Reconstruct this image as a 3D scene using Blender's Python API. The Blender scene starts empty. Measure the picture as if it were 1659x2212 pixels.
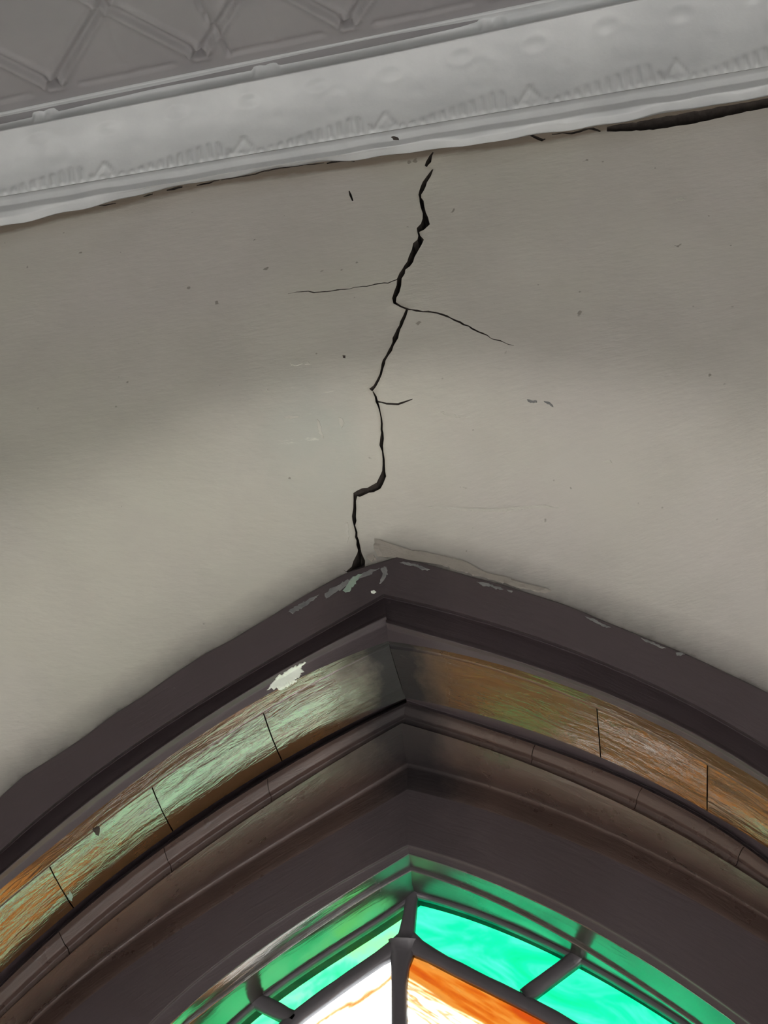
import bpy, bmesh, math, random
import numpy as np
from mathutils import Vector, Matrix
from mathutils.geometry import delaunay_2d_cdt
from mathutils.bvhtree import BVHTree

random.seed(4)
RNG = np.random.default_rng(7)
SC = bpy.context.scene
COL = SC.collection

# ------------------------------------------------------------------ camera
IMW, IMH, FPX = 1659.0, 2212.0, 5000.0
ELEV, YAW, ROLL = math.radians(42.0), math.radians(-12.5), math.radians(0.6)
EYE = 1.6                       # camera height above the floor
WALL_Y = 2.3                    # distance of the window wall
_f = np.array([math.sin(YAW)*math.cos(ELEV), math.cos(YAW)*math.cos(ELEV), math.sin(ELEV)])
_r0 = np.array([math.cos(YAW), -math.sin(YAW), 0.0])
_u0 = np.cross(_r0, _f)
_r = _r0*math.cos(ROLL) + _u0*math.sin(ROLL)
_u = -_r0*math.sin(ROLL) + _u0*math.cos(ROLL)
cam_data = bpy.data.cameras.new('camera')
cam = bpy.data.objects.new('camera', cam_data)
COL.objects.link(cam)
cam.matrix_world = Matrix(((_r[0], _u[0], -_f[0], 0), (_r[1], _u[1], -_f[1], 0), (_r[2], _u[2], -_f[2], EYE), (0, 0, 0, 1)))
cam_data.sensor_fit = 'VERTICAL'
cam_data.sensor_height = 24.0
cam_data.lens = 24.0*FPX/IMH
cam_data.clip_start = 0.05
SC.camera = cam

# ------------------------------------------------------------------ world, lights, exposure
world = bpy.data.worlds.new('overcast_sky')
SC.world = world
world.use_nodes = True
wb = world.node_tree.nodes['Background']
wb.inputs['Color'].default_value = (0.93, 0.97, 1.0, 1)
wb.inputs['Strength'].default_value = 8.0

def area(name, loc, target, sx, sy, power, color, spread=180):
    l = bpy.data.lights.new(name, 'AREA')
    l.shape = 'RECTANGLE'; l.size = sx; l.size_y = sy; l.energy = power; l.color = color
    l.spread = math.radians(spread)
    o = bpy.data.objects.new(name, l); COL.objects.link(o)
    o.location = loc
    d = Vector(target) - Vector(loc)
    o.rotation_euler = d.to_track_quat('-Z', 'Y').to_euler()
    return o
# added unseen area lights by the walls, mostly aimed at the floor for bounce fill
area('added_fill_left', (-3.9, -0.2, 2.9), (-0.9, 0.3, 0.0), 2.6, 1.6, 262, (0.98, 1.0, 1.0), 60)
area('added_fill_right', (3.9, -0.2, 2.9), (0.5, 0.4, 0.0), 2.6, 1.6, 284, (1.0, 0.96, 0.97), 60)
area('added_fill_back', (0.2, -4.8, 1.8), (-0.3, 0.0, 1.2), 3.0, 1.8, 22, (0.96, 0.98, 1.0), 150)

SC.view_settings.view_transform = 'Standard'
SC.view_settings.look = 'None'
SC.view_settings.exposure = 0.0
SC.view_settings.gamma = 1.0
SC.view_settings.use_curve_mapping = False
SC.cycles.max_bounces = 8
SC.cycles.transparent_max_bounces = 16

# ------------------------------------------------------------------ helpers
def unp(P, depth):
    """photo pixels -> points (camera-relative) on the vertical plane 'depth' behind the wall face"""
    P = np.asarray(P, float).reshape(-1, 2)
    d = _f + np.outer((P[:, 0]-IMW/2)/FPX, _r) - np.outer((P[:, 1]-IMH/2)/FPX, _u)
    dep = np.broadcast_to(np.asarray(depth, float), (len(P),))
    return d*((WALL_Y+dep)/d[:, 1])[:, None]

def tag(o, label=None, cat=None, kind=None, group=None):
    if label: o['label'] = label
    if cat: o['category'] = cat
    if kind: o['kind'] = kind
    if group: o['group'] = group
    return o

def make(name, V, F, mat, parent=None, smooth=True, uv=None, attrs=None):
    """camera-relative vertices -> one linked mesh object standing on the real floor (z=0)"""
    V = np.asarray(V, float).copy(); V[:, 2] += EYE
    me = bpy.data.meshes.new(name)
    me.from_pydata(V.tolist(), [], [list(map(int, f)) for f in F])
    if uv is not None:
        lay = me.uv_layers.new(name='UVMap')
        li = np.empty(len(me.loops), int); me.loops.foreach_get('vertex_index', li)
        lay.data.foreach_set('uv', np.asarray(uv, float)[li].ravel())
    for k, a in (attrs or {}).items():
        at = me.attributes.new(k, 'FLOAT', 'POINT'); at.data.foreach_set('value', np.asarray(a, float))
    if smooth: me.polygons.foreach_set('use_smooth', [True]*len(me.polygons))
    me.materials.append(mat); me.update()
    o = bpy.data.objects.new(name, me); COL.objects.link(o)
    if parent is not None: o.parent = parent
    return o

def empty(name, loc=(0, 0, 0)):
    o = bpy.data.objects.new(name, None); COL.objects.link(o); o.location = loc
    o.empty_display_size = 0.1
    return o

def grid_faces(n, m, flip=False):
    F = []
    for i in range(n-1):
        for j in range(m-1):
            a, b, c, d = i*m+j, i*m+j+1, (i+1)*m+j+1, (i+1)*m+j
            F.append((a, d, c, b) if flip else (a, b, c, d))
    return F

def box(x0, x1, y0, y1, z0, z1):
    V = [(x, y, z) for x in (x0, x1) for y in (y0, y1) for z in (z0, z1)]
    return np.array(V, float), [(0, 1, 3, 2), (4, 6, 7, 5), (0, 4, 5, 1), (2, 3, 7, 6), (0, 2, 6, 4), (1, 5, 7, 3)]

# ------------------------------------------------------------------ materials
class NT:
    def __init__(s, name):
        s.m = bpy.data.materials.new(name); s.m.use_nodes = True
        s.t = s.m.node_tree; s.n = s.t.nodes; s.l = s.t.links
        s.b = s.n['Principled BSDF']; s.out = s.n['Material Output']
    def add(s, typ, **kw):
        n = s.n.new(typ)
        for k, v in kw.items():
            if k in n.inputs.keys(): n.inputs[k].default_value = v
            else: setattr(n, k, v)
        return n
    def link(s, a, b): s.l.new(a, b)
    def ramp(s, src, stops):
        r = s.n.new('ShaderNodeValToRGB'); e = r.color_ramp.elements
        while len(e) < len(stops): e.new(0.5)
        for i, (p, c) in enumerate(stops):
            e[i].position = p; e[i].color = (*c, 1) if len(c) == 3 else c
        s.link(src, r.inputs[0]); return r.outputs[0]
    def mapr(s, src, a, b, c=0.0, d=1.0):
        m = s.add('ShaderNodeMapRange', **{'From Min': a, 'From Max': b, 'To Min': c, 'To Max': d})
        s.link(src, m.inputs['Value']); return m.outputs[0]
    def math(s, op, a, b=None):
        m = s.n.new('ShaderNodeMath'); m.operation = op
        for i, v in enumerate((a, b)):
            if v is None: continue
            if isinstance(v, (int, float)): m.inputs[i].default_value = v
            else: s.link(v, m.inputs[i])
        return m.outputs[0]
    def mix(s, fac, a, b, mode='MIX'):
        m = s.n.new('ShaderNodeMix'); m.data_type = 'RGBA'; m.blend_type = mode
        for idx, v in ((0, fac), (6, a), (7, b)):
            if isinstance(v, (int, float)): m.inputs[idx].default_value = v
            elif isinstance(v, tuple): m.inputs[idx].default_value = (*v, 1)
            else: s.link(v, m.inputs[idx])
        return m.outputs[2]
    def coords(s, kind='Object', scale=(1, 1, 1), rot=(0, 0, 0)):
        tc = s.n.new('ShaderNodeTexCoord'); mp = s.n.new('ShaderNodeMapping')
        mp.inputs['Scale'].default_value = scale; mp.inputs['Rotation'].default_value = rot
        s.link(tc.outputs[kind], mp.inputs['Vector']); return mp.outputs[0]
    def noise(s, vec, scale, detail=4, rough=0.55, dist=0.0):
        n = s.add('ShaderNodeTexNoise', Scale=scale, Detail=detail, Roughness=rough, Distortion=dist)
        s.link(vec, n.inputs['Vector']); return n.outputs['Fac']
    def attr(s, name):
        a = s.n.new('ShaderNodeAttribute'); a.attribute_name = name; return a.outputs['Fac']
    def bump(s, h, strength=0.3, dist=0.002, nrm=None):
        b = s.add('ShaderNodeBump', Strength=strength, Distance=dist); s.link(h, b.inputs['Height'])
        if nrm is not None: s.link(nrm, b.inputs['Normal'])
        return b.outputs[0]

def mat_plaster():
    t = NT('aged_cream_plaster'); v = t.coords()
    col = t.mix(t.mapr(t.noise(v, 1.6, 4), .38, .62), (.565, .552, .478), (.57, .54, .50))
    col = t.mix(t.mapr(t.noise(v, 9, 6, .6), .45, .75, 0, .5), col, (.50, .475, .43))
    # bluish-green older paint showing through, with scraped white flecks
    patch = t.attr('patch')
    pm = t.math('MULTIPLY', patch, t.mapr(t.noise(v, 7, 6, .65), .38, .6))
    col = t.mix(t.math('MULTIPLY', pm, .55), col, (.47, .50, .45))
    vs = t.coords(scale=(1, 1, 5), rot=(0, .25, 0))
    fl = t.math('MULTIPLY', t.mapr(t.noise(vs, 14, 8, .7), .63, .68), patch)
    col = t.mix(t.math('MULTIPLY', fl, .55), col, (.78, .77, .68))
    # brown grime and old caulk under the cornice and black grime at the casing edge
    nz = t.noise(v, 28, 6, .65)
    n2 = t.noise(t.coords(scale=(1, 1, 3)), 9, 5, .6)
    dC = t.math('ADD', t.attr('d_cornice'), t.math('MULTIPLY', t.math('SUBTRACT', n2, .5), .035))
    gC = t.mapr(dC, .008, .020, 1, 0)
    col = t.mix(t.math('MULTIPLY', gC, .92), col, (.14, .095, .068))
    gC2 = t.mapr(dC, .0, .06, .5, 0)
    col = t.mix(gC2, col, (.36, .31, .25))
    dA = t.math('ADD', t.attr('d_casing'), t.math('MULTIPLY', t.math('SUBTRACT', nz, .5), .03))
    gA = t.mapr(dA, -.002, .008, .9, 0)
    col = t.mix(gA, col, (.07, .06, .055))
    gA2 = t.mapr(dA, .0, .06, .8, 0)  # wider darkening towards the casing
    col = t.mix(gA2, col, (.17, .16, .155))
    dk = t.mapr(t.attr('d_crack'), .0, .006, .5, 0)
    col = t.mix(dk, col, (.33, .29, .24))
    # small dark specks
    sp = t.mapr(t.noise(v, 55, 2, .4), .76, .79)
    col = t.mix(t.math('MULTIPLY', sp, .7), col, (.18, .16, .13))
    t.link(col, t.b.inputs['Base Color']); t.b.inputs['Roughness'].default_value = .62
    t.b.inputs['Specular IOR Level'].default_value = .3
    b1 = t.bump(t.noise(v, 6, 3), .35, .01)
    b2 = t.bump(t.noise(t.coords(scale=(1, 1, 3), rot=(0, .3, 0)), 40, 6, .6), .2, .003, b1)
    t.link(b2, t.b.inputs['Normal']); return t.m

def mat_simple(name, color, rough=.6, spec=.3, var=None, nscale=12, bump=.15, bdist=.003):
    t = NT(name); v = t.coords()
    col = t.mix(t.mapr(t.noise(v, nscale, 6, .6), .3, .7), color, var or tuple(c*.8 for c in color))
    t.link(col, t.b.inputs['Base Color']); t.b.inputs['Roughness'].default_value = rough
    t.b.inputs['Specular IOR Level'].default_value = spec
    t.link(t.bump(t.noise(v, nscale*4, 5), bump, bdist), t.b.inputs['Normal']); return t.m

def mat_enamel(name, color, var, rough=.2, ior=1.9, ripple=.5, rdist=.0011, apex_dark=0.0):
    """thick glossy oil paint with brush ripples running along the moulding (UV in metres)"""
    t = NT(name); uv = t.coords('UV', (1, 1, 1)); v = t.coords()
    col = t.mix(t.mapr(t.noise(v, 5, 6, .6), .35, .7), color, var)
    sp = t.mapr(t.noise(v, 90, 3, .5), .75, .79)
    col = t.mix(t.math('MULTIPLY', sp, .25), col, (.25, .23, .2))
    r = t.mapr(t.noise(v, 18, 5), .3, .7, rough*.75, rough*1.4)
    t.b.inputs['IOR'].default_value = ior
    if apex_dark:        # darker, rougher and less shiny towards the point of the arch
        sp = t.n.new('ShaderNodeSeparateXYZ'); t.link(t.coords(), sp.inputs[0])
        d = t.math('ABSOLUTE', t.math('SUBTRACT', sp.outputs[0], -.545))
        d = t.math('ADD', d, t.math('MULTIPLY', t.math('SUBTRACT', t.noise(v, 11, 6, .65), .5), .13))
        k = t.mapr(d, .025, .11, apex_dark, 0.0)
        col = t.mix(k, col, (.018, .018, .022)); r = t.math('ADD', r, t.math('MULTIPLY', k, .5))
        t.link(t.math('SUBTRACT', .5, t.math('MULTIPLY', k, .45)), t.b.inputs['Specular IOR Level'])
    t.link(col, t.b.inputs['Base Color']); t.link(r, t.b.inputs['Roughness'])
    n1 = t.noise(t.coords('UV', (16, 90, 1)), 1.0, 4, .6, .6)
    n2 = t.noise(t.coords('UV', (90, 260, 1)), 1.0, 3, .6)
    b1 = t.bump(n1, ripple, rdist*2.2); b2 = t.bump(n2, ripple*.8, rdist*.5, b1)
    t.link(b2, t.b.inputs['Normal']); return t.m

def mat_glass(name, stops, scale=(8, 1.5, 1), rot=0.0, rough=.15, nscale=2.2, det=5, dist=1.2, grad=None):
    """stained glass: daylight passes tinted by streaks melted into the sheet"""
    t = NT(name); tc = t.n.new('ShaderNodeTexCoord'); mp = t.n.new('ShaderNodeMapping')
    mp.inputs['Rotation'].default_value = (0, rot, 0); t.link(tc.outputs['Object'], mp.inputs['Vector'])
    mq = t.n.new('ShaderNodeMapping'); mq.inputs['Scale'].default_value = scale
    t.link(mp.outputs[0], mq.inputs['Vector'])
    fac = t.noise(mq.outputs[0], nscale, det, .6, dist)
    if grad:          # the sheet runs from deep to pale colour across its width
        x0, z0, nx, nz, k, base, amt = grad
        sp = t.n.new('ShaderNodeSeparateXYZ'); t.link(tc.outputs['Object'], sp.inputs[0])
        dd = t.math('ADD', t.math('MULTIPLY', t.math('SUBTRACT', sp.outputs[0], x0), nx), t.math('MULTIPLY', t.math('SUBTRACT', sp.outputs[2], z0), nz))
        fac = t.math('ADD', t.math('ADD', t.math('MULTIPLY', t.math('SUBTRACT', fac, .5), amt), base), t.math('MULTIPLY', dd, k))
    c = t.ramp(fac, stops)
    gm_ = t.n.new('ShaderNodeGamma'); gm_.inputs['Gamma'].default_value = .5; t.link(c, gm_.inputs['Color'])   # light crosses both faces of the sheet
    tr = t.n.new('ShaderNodeBsdfTransparent'); t.link(gm_.outputs[0], tr.inputs['Color'])
    gl = t.n.new('ShaderNodeBsdfGlossy'); gl.inputs['Roughness'].default_value = rough
    fr = t.n.new('ShaderNodeFresnel'); fr.inputs['IOR'].default_value = 1.45
    mx = t.n.new('ShaderNodeMixShader'); t.link(t.math('MULTIPLY', fr.outputs[0], .5), mx.inputs[0])
    t.link(tr.outputs[0], mx.inputs[1]); t.link(gl.outputs[0], mx.inputs[2])
    t.link(mx.outputs[0], t.out.inputs['Surface']); return t.m

M_PLASTER = mat_plaster()
M_VOID = mat_simple('crack_rubble', (.075, .062, .055), .9, .1, (.04, .034, .03), 90)
M_TIN = mat_simple('grey_painted_tin', (.27, .26, .265), .5, .4, (.235, .225, .235), 7, .2)
M_CORNICE = mat_simple('white_painted_tin', (.59, .605, .61), .40, .5, (.50, .515, .525), 9, .25)
M_FLOOR = mat_simple('pale_oak_floor', (.51, .50, .48), .6, .3)
M_SIDE = mat_simple('cream_side_wall', (.52, .50, .44), .7, .3)
M_BROWN = mat_enamel('brown_enamel', (.086, .066, .071), (.074, .055, .058), .38, 1.5, .25, apex_dark=.3)
M_BROWN_GLOSS = mat_enamel('glossy_brown_enamel', (.135, .068, .027), (.095, .048, .021), .12, 2.4, .6, .0009, apex_dark=.95)
M_BROWN_SEMI = mat_enamel('semi_gloss_brown_enamel', (.11, .068, .056), (.08, .05, .042), .3, 1.8, .4, apex_dark=.8)
M_STOP = mat_enamel('glazing_stop_enamel', (.045, .034, .03), (.04, .03, .028), .14, 2.8, .4, .0006, apex_dark=.5)
M_SCR = mat_simple('pale_scratched_plaster', (.60, .59, .53), .8, .2, (.56, .54, .48), 60)
M_SKIN = mat_simple('lifting_plaster_skin', (.37, .34, .30), .7, .3, (.30, .275, .245), 20, .3)
M_LEAD = mat_enamel('dark_lead', (.085, .075, .085), (.06, .053, .06), .4, 1.7, .3)
M_CHIP = mat_simple('bare_white_filler', (.92, .97, .88), .8, .2, (.8, .86, .76), 40)
M_CHIP_GREEN = mat_simple('old_green_paint', (.25, .36, .29), .7, .2, (.32, .40, .33), 60)
M_CHIP_GREY = mat_simple('worn_grey_edge', (.27, .27, .26), .7, .2, (.16, .16, .165), 60)

# ------------------------------------------------------------------ arch lines measured off the photograph
X0 = -0.545                      # axis of the window
CX = {-1: X0+0.60, 1: X0-0.60}   # arc centres (left half is swung from the right-hand centre)
CZ, RB = 0.64, 1.57
SILL = -0.55
TR = {
    'A': ([(857,1209),(796,1227),(752,1242),(731,1252),(658,1292),(600,1328),(555,1355),(504,1386),(446,1416),(350,1480),(313,1507),(241,1553),(188,1594),(133,1631),(55,1680),(0,1729)],
          [(857,1209),(930,1227),(1020,1252),(1091,1271),(1131,1284),(1221,1313),(1262,1330),(1309,1350),(1383,1380),(1461,1411),(1509,1432),(1568,1460),(1659,1504)]),
    'B': ([(829,1283),(787,1307),(743,1330),(706,1352),(663,1379),(603,1413),(538,1449),(485,1483),(430,1514),(350,1566),(313,1590),(207,1666),(169,1698),(120,1736),(48,1797),(0,1835)],
          [(829,1283),(872,1294),(908,1301),(1000,1326),(1080,1350),(1152,1372),(1249,1406),(1313,1433),(1383,1465),(1457,1501),(1509,1525),(1562,1555),(1613,1583),(1659,1614)]),
    'C': ([(834,1332),(781,1355),(736,1381),(700,1399),(675,1415),(615,1446),(550,1481),(495,1514),(442,1550),(422,1567),(350,1613),(309,1645),(231,1700),(169,1751),(96,1806),(48,1850),(0,1890)],
          [(834,1345),(866,1361),(1000,1392),(1148,1438),(1309,1497),(1488,1580),(1659,1680)]),
    'D': ([(838,1385),(800,1403),(700,1440),(590,1494),(519,1531),(446,1581),(400,1613),(350,1646),(289,1688),(198,1760),(121,1823),(29,1898),(0,1922)],
          [(838,1385),(935,1398),(1000,1414),(1116,1447),(1232,1488),(1341,1528),(1400,1555),(1457,1583),(1520,1616),(1583,1653),(1659,1698)]),
    'E': ([(842,1393),(812,1408),(700,1461),(651,1487),(610,1512),(579,1531),(519,1569),(446,1615),(400,1645),(342,1683),(212,1785),(121,1857),(72,1896),(39,1922),(0,1957)],
          [(842,1393),(935,1406),(1000,1421),(1051,1437),(1116,1458),(1179,1484),(1232,1503),(1295,1530),(1379,1567),(1436,1597),(1484,1622),(1526,1645),(1583,1679),(1625,1706),(1659,1730)]),
    'F': ([(876,1508),(700,1594),(600,1650),(485,1722),(385,1785),(240,1895),(153,1968),(72,2038),(0,2101)],
          [(876,1508),(1000,1533),(1090,1558),(1190,1595),(1309,1641),(1425,1695),(1541,1760),(1659,1832)]),
    'G': ([(878,1518),(846,1528),(763,1572),(700,1610),(663,1632),(606,1666),(543,1704),(495,1736),(385,1806),(240,1915),(153,1992),(72,2066),(0,2132)],
          [(878,1518),(928,1536),(1000,1557),(1050,1573),(1074,1581),(1127,1600),(1190,1625),(1253,1645),(1309,1664),(1372,1690),(1425,1717),(1478,1750),(1536,1787),(1597,1822),(1659,1863)]),
    'H': ([(868,1562),(843,1574),(793,1604),(700,1660),(644,1697),(585,1738),(430,1840),(362,1891),(275,1957),(229,1997),(166,2051),(87,2120),(0,2199)],
          [(868,1562),(943,1585),(1000,1602),(1050,1619),(1084,1630),(1150,1652),(1270,1703),(1309,1721),(1362,1747),(1428,1784),(1490,1817),(1560,1855),(1659,1919)]),
    'I': ([(880,1650),(791,1700),(700,1760),(600,1820),(425,1925),(250,2055),(75,2198)],
          [(880,1650),(1050,1695),(1245,1767),(1408,1842),(1524,1900),(1659,1981)]),
    'J': ([(880,1826),(864,1831),(814,1861),(730,1908),(640,1963),(553,2021),(445,2100),(336,2198)],
          [(880,1826),(981,1854),(1137,1919),(1259,1974),(1298,1995),(1355,2027),(1412,2065),(1452,2093),(1500,2127),(1621,2210)]),
    'K': ([(883,1845),(788,1905),(698,1959),(615,2017),(502,2097),(419,2165)],
          [(883,1845),(1011,1884),(1180,1961),(1259,1998),(1294,2020),(1367,2059),(1391,2076),(1464,2121),(1572,2199)]),
    'L': ([(888,1872),(763,1945),(662,2013),(589,2064),(502,2129),(408,2201)],
          [(888,1872),(1011,1913),(1137,1974),(1264,2043),(1391,2127),(1500,2202)]),
    'M': ([(890,1910),(875,1925),(752,2006),(680,2053),(568,2133),(480,2205)],
          [(890,1910),(990,1942),(1095,1987),(1222,2050),(1306,2095),(1412,2160),(1475,2202)]),
    'N': ([(876,2030),(742,2120),(640,2195)],
          [(876,2030),(980,2087),(1100,2147),(1222,2212)]),
}
DEP = dict(A=.150, B=.150, C=.170, D=.186, E=.212, F=.300, G=.290, H=.300, I=.400, J=.388, K=.396, L=.424, M=.452, N=.492)
SGN = {'L': -1, 'R': 1}

class Line:
    """one edge of the moulding: radius offset from the master arc as a function of the angle.
    fall=(line, m): the depth is found so that the face between that line and this one drops m per unit of depth"""
    def __init__(s, key, side, depth=None, shift=(0, 0), deg=3, fall=None):
        s.side = SGN[side]; d0 = DEP[key] if depth is None else depth
        px = np.array(TR[key][0 if side == 'L' else 1], float)+np.array(shift)
        if fall:
            ref, m = fall; dd = []
            for p in px:
                lo, hi = ref.dmax+.0015, ref.dmax+.16
                def g(d):
                    th, rho = s.polar(unp([p], d)[:, [0, 2]]); th = th[0]
                    return rho[0]-(RB+float(ref.off(np.array([th]))[0])-m*(d-float(ref.dep(np.array([th]))[0])))
                for _ in range(30):
                    mid = (lo+hi)/2
                    if g(mid) < 0: lo = mid
                    else: hi = mid
                dd.append((lo+hi)/2)
            th0 = s.polar(unp(px, np.array(dd))[:, [0, 2]])[0]
            s.dp = np.polyfit(th0, dd, 2); s.dt = (th0.min(), th0.max())
            # apex of both halves shares one depth
            s.dp_apex = None
        else:
            s.dp = np.array([d0(0) if callable(d0) else d0]); s.dt = (0, 9)
            if callable(d0): s.dp = d0.dp+np.r_[np.zeros(len(d0.dp)-1), d0.delta]; s.dt = d0.dt
        s.dmax = float(np.max(s.dep(np.linspace(s.dt[0], min(s.dt[1], 1.3), 40)))) if len(s.dp) > 1 else float(s.dp[0])
        W = unp(px, s.dep(s.polar(unp(px, s.dmax)[:, [0, 2]])[0]))[:, [0, 2]]
        th, rho = s.polar(W)
        s.ta = s.tp = th[0]; s.ra = rho[0]
        s.tmin = th.min()
        s.p = np.polyfit(th-s.tp, rho-RB, min(deg, len(th)-1))
        s.res = s.ra-RB-np.polyval(s.p, 0.0)
        s.bump = None
        if key == 'A':
            o = np.argsort(th); s.bump = (th[o], (rho-RB)[o])
    blend = 0.0
    def dep(s, th):
        th = np.asarray(th, float); return np.polyval(s.dp, np.clip(th, s.dt[0], s.dt[1]))+s.blend*np.exp(-np.maximum(getattr(s, 'ta', 9)-th, 0)/.05)
    def polar(s, W):
        dx = s.side*(W[:, 0]-CX[s.side]); dz = W[:, 1]-CZ
        return np.arctan2(dz, dx), np.hypot(dx, dz)
    def off(s, th):
        t = np.maximum(th, s.tmin)
        d = np.polyval(s.p, t-s.tp)
        if s.bump: d = np.interp(t, *s.bump)
        else: d = d+s.res*np.exp(-np.maximum(s.tp-t, 0)/.04)
        # beyond the traced stretch ease towards a plain offset
        k = np.clip((s.tmin-th)/.5, 0, 1)
        return d*(1-k)+k*s.far
    far = 0.0
    def at(s, t):
        """t in [0,1]: 0 sill, JT springing, 1 apex"""
        t = np.atleast_1d(t).astype(float)
        th = np.clip((t-JT)/(1-JT), 0, 1)*s.ta
        rho = RB+s.off(th)
        x = CX[s.side]+s.side*rho*np.cos(th); z = CZ+rho*np.sin(th)
        z = np.where(t < JT, SILL+(CZ-SILL)*t/JT, z)
        return np.stack([x, WALL_Y+s.dep(th), z], 1)
JT = 0.25
T_S = np.concatenate([np.linspace(0, JT, 8)[:-1], np.linspace(JT, JT+.75*.35, 24)[:-1], np.linspace(JT+.75*.35, 1, 190)])

def t_of(px, depth, side):
    """parameter t of a photo pixel lying on an arch edge at this depth"""
    W = unp([px], depth)[:, [0, 2]]; s = SGN[side]
    th = math.atan2(W[0, 1]-CZ, s*(W[0, 0]-CX[s]))
    return JT+(1-JT)*th/LN['B', side].ta

FAR = dict(A=.070, B=.005, C=-.015, D=-.016, E=-.020, F=-.030, G=-.056, H=-.082, I=-.082, J=-.212, K=-.228, L=-.232, M=-.240, N=-.325)
class Rel:
    """depth of another line plus a little"""
    def __init__(s, line, delta): s.dp, s.dt, s.delta = line.dp, line.dt, delta
    def __call__(s, _): return float(np.polyval(s.dp, .7))+s.delta
LN = {}
FALL = {'E': ('D', dict(L=.04, R=.06)), 'F': ('E', dict(L=.245, R=.405)), 'L': ('K', dict(L=-.02, R=.05)), 'M': ('L', dict(L=.05, R=.05))}
for k in TR:
    for sd in 'LR':
        if k in FALL: l = Line(k, sd, fall=(LN[FALL[k][0], sd], FALL[k][1][sd]))
        else: l = Line(k, sd)
        l.far = FAR[k]; LN[k, sd] = l
for k in FALL:          # both halves meet at one depth on the mitre
    a, b = LN[k, 'L'], LN[k, 'R']; da, db = (float(l.dep(np.array([l.ta]))[0]) for l in (a, b)); m = (da+db)/2
    for sd, l, d in (('L', a, da), ('R', b, db)):
        l2 = Line(k, sd, depth=Rel(l, 0)); l2.blend = m-d; l2.far = FAR[k]
        W = unp([TR[k][0][0]], m)[:, [0, 2]]; th, rho = l2.polar(W); l2.ta = l2.tp2 = th[0]; l2.res += rho[0]-RB-float(l2.off(np.array([th[0]]))[0])
        LN[k, sd] = l2
if __import__('os').environ.get('DBG'):
    for (k, sd), l in LN.items(): print(k, sd, 'dep', l.dep(np.array([l.tmin, .9, l.ta])).round(3), 'apex', l.at(1)[0].round(3), 'off', l.off(np.array([l.tmin, l.ta])).round(3), 'tmin', round(math.degrees(l.tmin), 1))

def variant(key, sd, depth, dpx=0.0, dr=0.0):
    """an edge beside a measured one: same run, other depth, moved by dpx pixels down or dr metres inwards"""
    l = Line(key, sd, depth, (0, dpx)); l.far = FAR[key]-dr
    if dr:      # dr > 0 inwards; the mitre stays on the same upright plane
        xa = CX[l.side]+l.side*l.ra*math.cos(l.ta)
        l.p = l.p.copy(); l.p[-1] -= dr
        if l.bump: l.bump = (l.bump[0], l.bump[1]-dr)
        l.tp = l.ta
        for _ in range(8):
            rho = RB+float(l.off(np.array([l.ta]))[0]); l.ta = math.acos(max(-1, min(1, l.side*(xa-CX[l.side])/rho)))
    if isinstance(depth, Rel): l.blend = LN[key, sd].blend
    return l

def rounded(P, r=.0022, n=3):
    """P: list of (N,3) edge lines; returns lines with small rounded corners"""
    out = [P[0]]
    for a, b, c in zip(P[:-2], P[1:-1], P[2:]):
        da, dc = a-b, c-b
        la = np.linalg.norm(da, axis=1)[:, None]; lc = np.linalg.norm(dc, axis=1)[:, None]
        ra = np.minimum(r, la*.4); rc = np.minimum(r, lc*.4)
        p, q = b+da/np.maximum(la, 1e-9)*ra, b+dc/np.maximum(lc, 1e-9)*rc
        for i in range(n+1):
            t = i/n; out.append(p*(1-t)**2+b*2*t*(1-t)+q*t*t)
    out.append(P[-1])
    return out

def cove(a, b, bulge, n=6):
    """curved section between two edges; bulge is a vector pushed at mid-way"""
    return [a*(1-t)+b*t+np.array(bulge)*math.sin(math.pi*t) for t in np.linspace(0, 1, n+1)[1:-1]]

def arch_mesh(name, lines, mat, parent, side, t0=0.0, t1=1.0, rnd=True, jitter=0.0):
    """lines: list of Line objects or callables t->(N,3)"""
    t = T_S[(T_S > t0+1e-5) & (T_S < t1-1e-5)]; t = np.concatenate([[t0], t, [t1]])
    P = [(l.at(t) if isinstance(l, Line) else l(t)) for l in lines]
    if rnd: P = rounded(P)
    if jitter:
        j = random.uniform(-1, 1)*jitter
        P = [p+np.array([0, 0, j*math.sin(math.pi*k/(len(P)-1))]) for k, p in enumerate(P)]
    V = np.stack(P, 1)                       # (N, M, 3)
    n, m = V.shape[:2]
    mid = V[:, m//2]
    u = np.concatenate([[0], np.cumsum(np.linalg.norm(np.diff(mid, axis=0), axis=1))])+3*t0+random.uniform(0, 5)
    vv = np.concatenate([np.zeros((n, 1)), np.cumsum(np.linalg.norm(np.diff(V, axis=1), axis=2), axis=1)], 1)
    uv = np.stack([np.repeat(u[:, None], m, 1), vv], 2).reshape(-1, 2)
    F = grid_faces(n, m, flip=(side == 'L'))
    return make(name, V.reshape(-1, 3), F, mat, parent, True, uv)

def lerp_line(la, lb, k, off=(0, 0, 0)):
    return lambda t: la.at(t)*(1-k)+lb.at(t)*k+np.array(off)

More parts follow.
